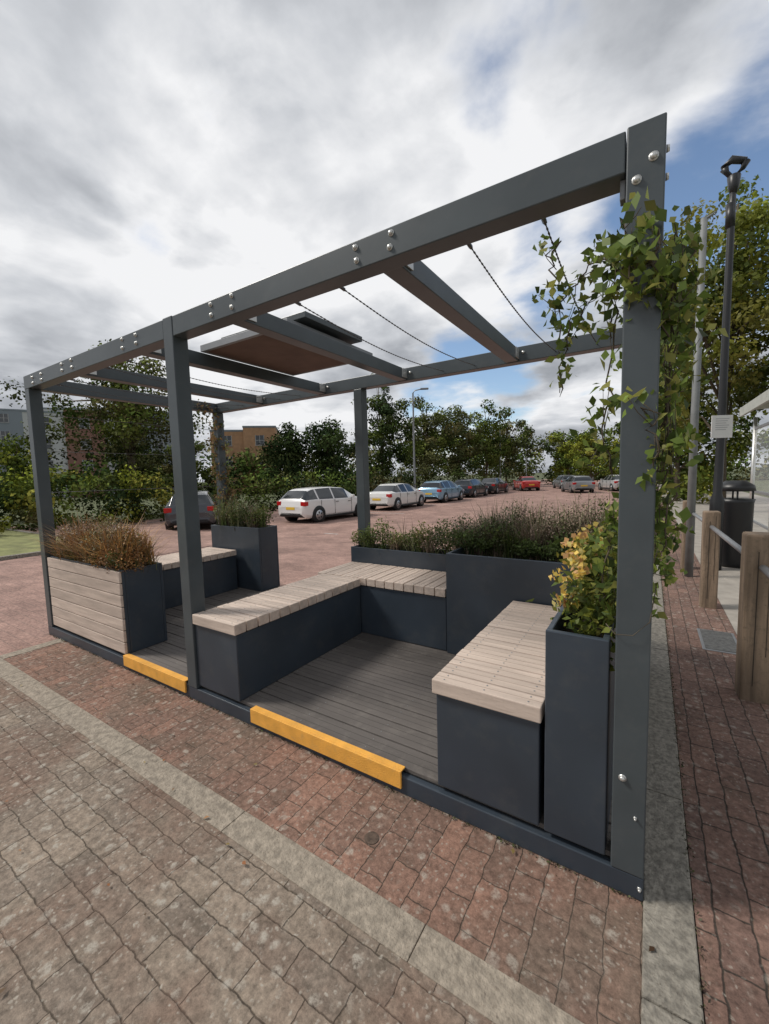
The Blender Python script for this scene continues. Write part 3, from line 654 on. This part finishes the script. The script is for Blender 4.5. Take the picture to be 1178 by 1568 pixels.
# ---------------------------------------------------------------- world
az=(-.88,-.42); el=math.radians(46)
wd=bpy.data.worlds.new('World'); S.world=wd; wd.use_nodes=True; nt=wd.node_tree; N=nt.nodes; Lk=nt.links; N.clear()
out=N.new('ShaderNodeOutputWorld'); sky=N.new('ShaderNodeTexSky'); sky.sky_type='NISHITA'; sky.sun_disc=False
sky.sun_elevation=el; sky.sun_rotation=math.atan2(az[0],az[1]); sky.air_density=1.0; sky.dust_density=.6; sky.ozone_density=1.3
bs=N.new('ShaderNodeBackground'); bs.inputs[1].default_value=.15; Lk.new(sky.outputs[0],bs.inputs[0])
tc=N.new('ShaderNodeTexCoord'); sep=N.new('ShaderNodeSeparateXYZ'); Lk.new(tc.outputs['Generated'],sep.inputs[0])
def math_(op,a,b=None,c=None,clamp=False):
    m=N.new('ShaderNodeMath'); m.operation=op; m.use_clamp=clamp
    for i,v in enumerate((a,b,c)):
        if v is None: continue
        if isinstance(v,(int,float)): m.inputs[i].default_value=v
        else: Lk.new(v,m.inputs[i])
    return m.outputs[0]
def rng_(v,a,b,c,d,smooth=True):
    r=N.new('ShaderNodeMapRange'); r.interpolation_type='SMOOTHSTEP' if smooth else 'LINEAR'; Lk.new(v,r.inputs['Value'])
    for k,x in zip(('From Min','From Max','To Min','To Max'),(a,b,c,d)): r.inputs[k].default_value=x
    return r.outputs[0]
zz=math_('ADD',math_('MAXIMUM',sep.outputs[2],0.0),.20)
cx=math_('DIVIDE',sep.outputs[0],zz); cy=math_('DIVIDE',sep.outputs[1],zz)
cb=N.new('ShaderNodeCombineXYZ'); Lk.new(cx,cb.inputs[0]); Lk.new(cy,cb.inputs[1])
def wn(scale,det,rough,dist,w=0):
    n=N.new('ShaderNodeTexNoise'); n.inputs['Scale'].default_value=scale; n.inputs['Detail'].default_value=det; n.inputs['Roughness'].default_value=rough; n.inputs['Distortion'].default_value=dist
    a=N.new('ShaderNodeVectorMath'); Lk.new(cb.outputs[0],a.inputs[0]); a.inputs[1].default_value=(w*1.3,w*.7,w)
    Lk.new(a.outputs[0],n.inputs['Vector']); return n.outputs['Fac']
def dotd(v):
    d=N.new('ShaderNodeVectorMath'); d.operation='DOT_PRODUCT'; Lk.new(tc.outputs['Generated'],d.inputs[0]); v=Vector(v).normalized(); d.inputs[1].default_value=v; return d.outputs['Value']
n1=wn(2.1,7,.52,.15,1.3)
hole=math_('ADD',rng_(dotd((.16,.87,.44)),.955,1.0,0,.92),rng_(dotd((-.357,.915,.17)),.978,1.0,0,.78))
hole=math_('ADD',hole,rng_(dotd((-.15,.76,.63)),.975,1.0,0,.36))
hole=math_('ADD',hole,rng_(dotd((-.12,.90,.38)),.98,1.0,0,.50))
val=math_('SUBTRACT',math_('MULTIPLY_ADD',n1,2.2,-.10),hole)
mask=rng_(val,.18,.66,0,1)
n2=wn(1.05,5,.5,.2,4.6); n3=wn(2.9,6,.54,.25,3.3)
sh=math_('ADD',rng_(n2,.36,.64,0,.56,False),rng_(n3,.32,.68,0,.46,False))
glow=rng_(dotd((-.80,.38,.42)),.60,1.0,-.06,.40)
sh=math_('ADD',sh,glow)
sh=math_('SUBTRACT',sh,rng_(dotd((-.35,.45,.82)),.86,1.0,0,.14))
sh=math_('SUBTRACT',sh,rng_(dotd((-.93,.36,.10)),.95,1.0,0,.34))
sh=math_('ADD',sh,rng_(val,.45,.9,.30,0))
sh=math_('ADD',sh,.06)
ramp=N.new('ShaderNodeValToRGB'); Lk.new(sh,ramp.inputs[0]); R=ramp.color_ramp
R.elements[0].position=.08; R.elements[0].color=(.26,.28,.31,1); R.elements[1].position=1.0; R.elements[1].color=(.90,.905,.92,1)
q=R.elements.new(.42); q.color=(.41,.43,.465,1); q=R.elements.new(.70); q.color=(.62,.64,.675,1)
bc=N.new('ShaderNodeBackground'); bc.inputs[1].default_value=1.0; Lk.new(ramp.outputs[0],bc.inputs[0])
mx=N.new('ShaderNodeMixShader'); Lk.new(mask,mx.inputs[0]); Lk.new(bs.outputs[0],mx.inputs[1]); Lk.new(bc.outputs[0],mx.inputs[2]); Lk.new(mx.outputs[0],out.inputs[0])
sl=bpy.data.lights.new('sun','SUN'); sl.energy=2.7; sl.angle=math.radians(12); sl.color=(1,.95,.88)
so=bpy.data.objects.new('sun',sl); COL.objects.link(so)
d=Vector((az[0]*math.cos(el),az[1]*math.cos(el),math.sin(el))); so.rotation_euler=d.to_track_quat('Z','Y').to_euler(); so.location=(-20,-10,20)

# ---------------------------------------------------------------- camera
f,psi,pt,ro=633.27,.57148,.08732,-.02667
fw=Vector((-math.sin(psi)*math.cos(pt),math.cos(psi)*math.cos(pt),-math.sin(pt))); r=Vector((math.cos(psi),math.sin(psi),0)); u=r.cross(fw)
r2=math.cos(ro)*r+math.sin(ro)*u; u2=-math.sin(ro)*r+math.cos(ro)*u
cam=bpy.data.objects.new('camera',bpy.data.cameras.new('camera')); COL.objects.link(cam)
cam.matrix_world=Matrix([[r2[0],u2[0],-fw[0],-.0156],[r2[1],u2[1],-fw[1],-1.544],[r2[2],u2[2],-fw[2],1.478],[0,0,0,1]])
cam.data.sensor_fit='VERTICAL'; cam.data.sensor_height=24; cam.data.lens=f/1568*24; cam.data.clip_start=.05; cam.data.clip_end=2000
S.camera=cam
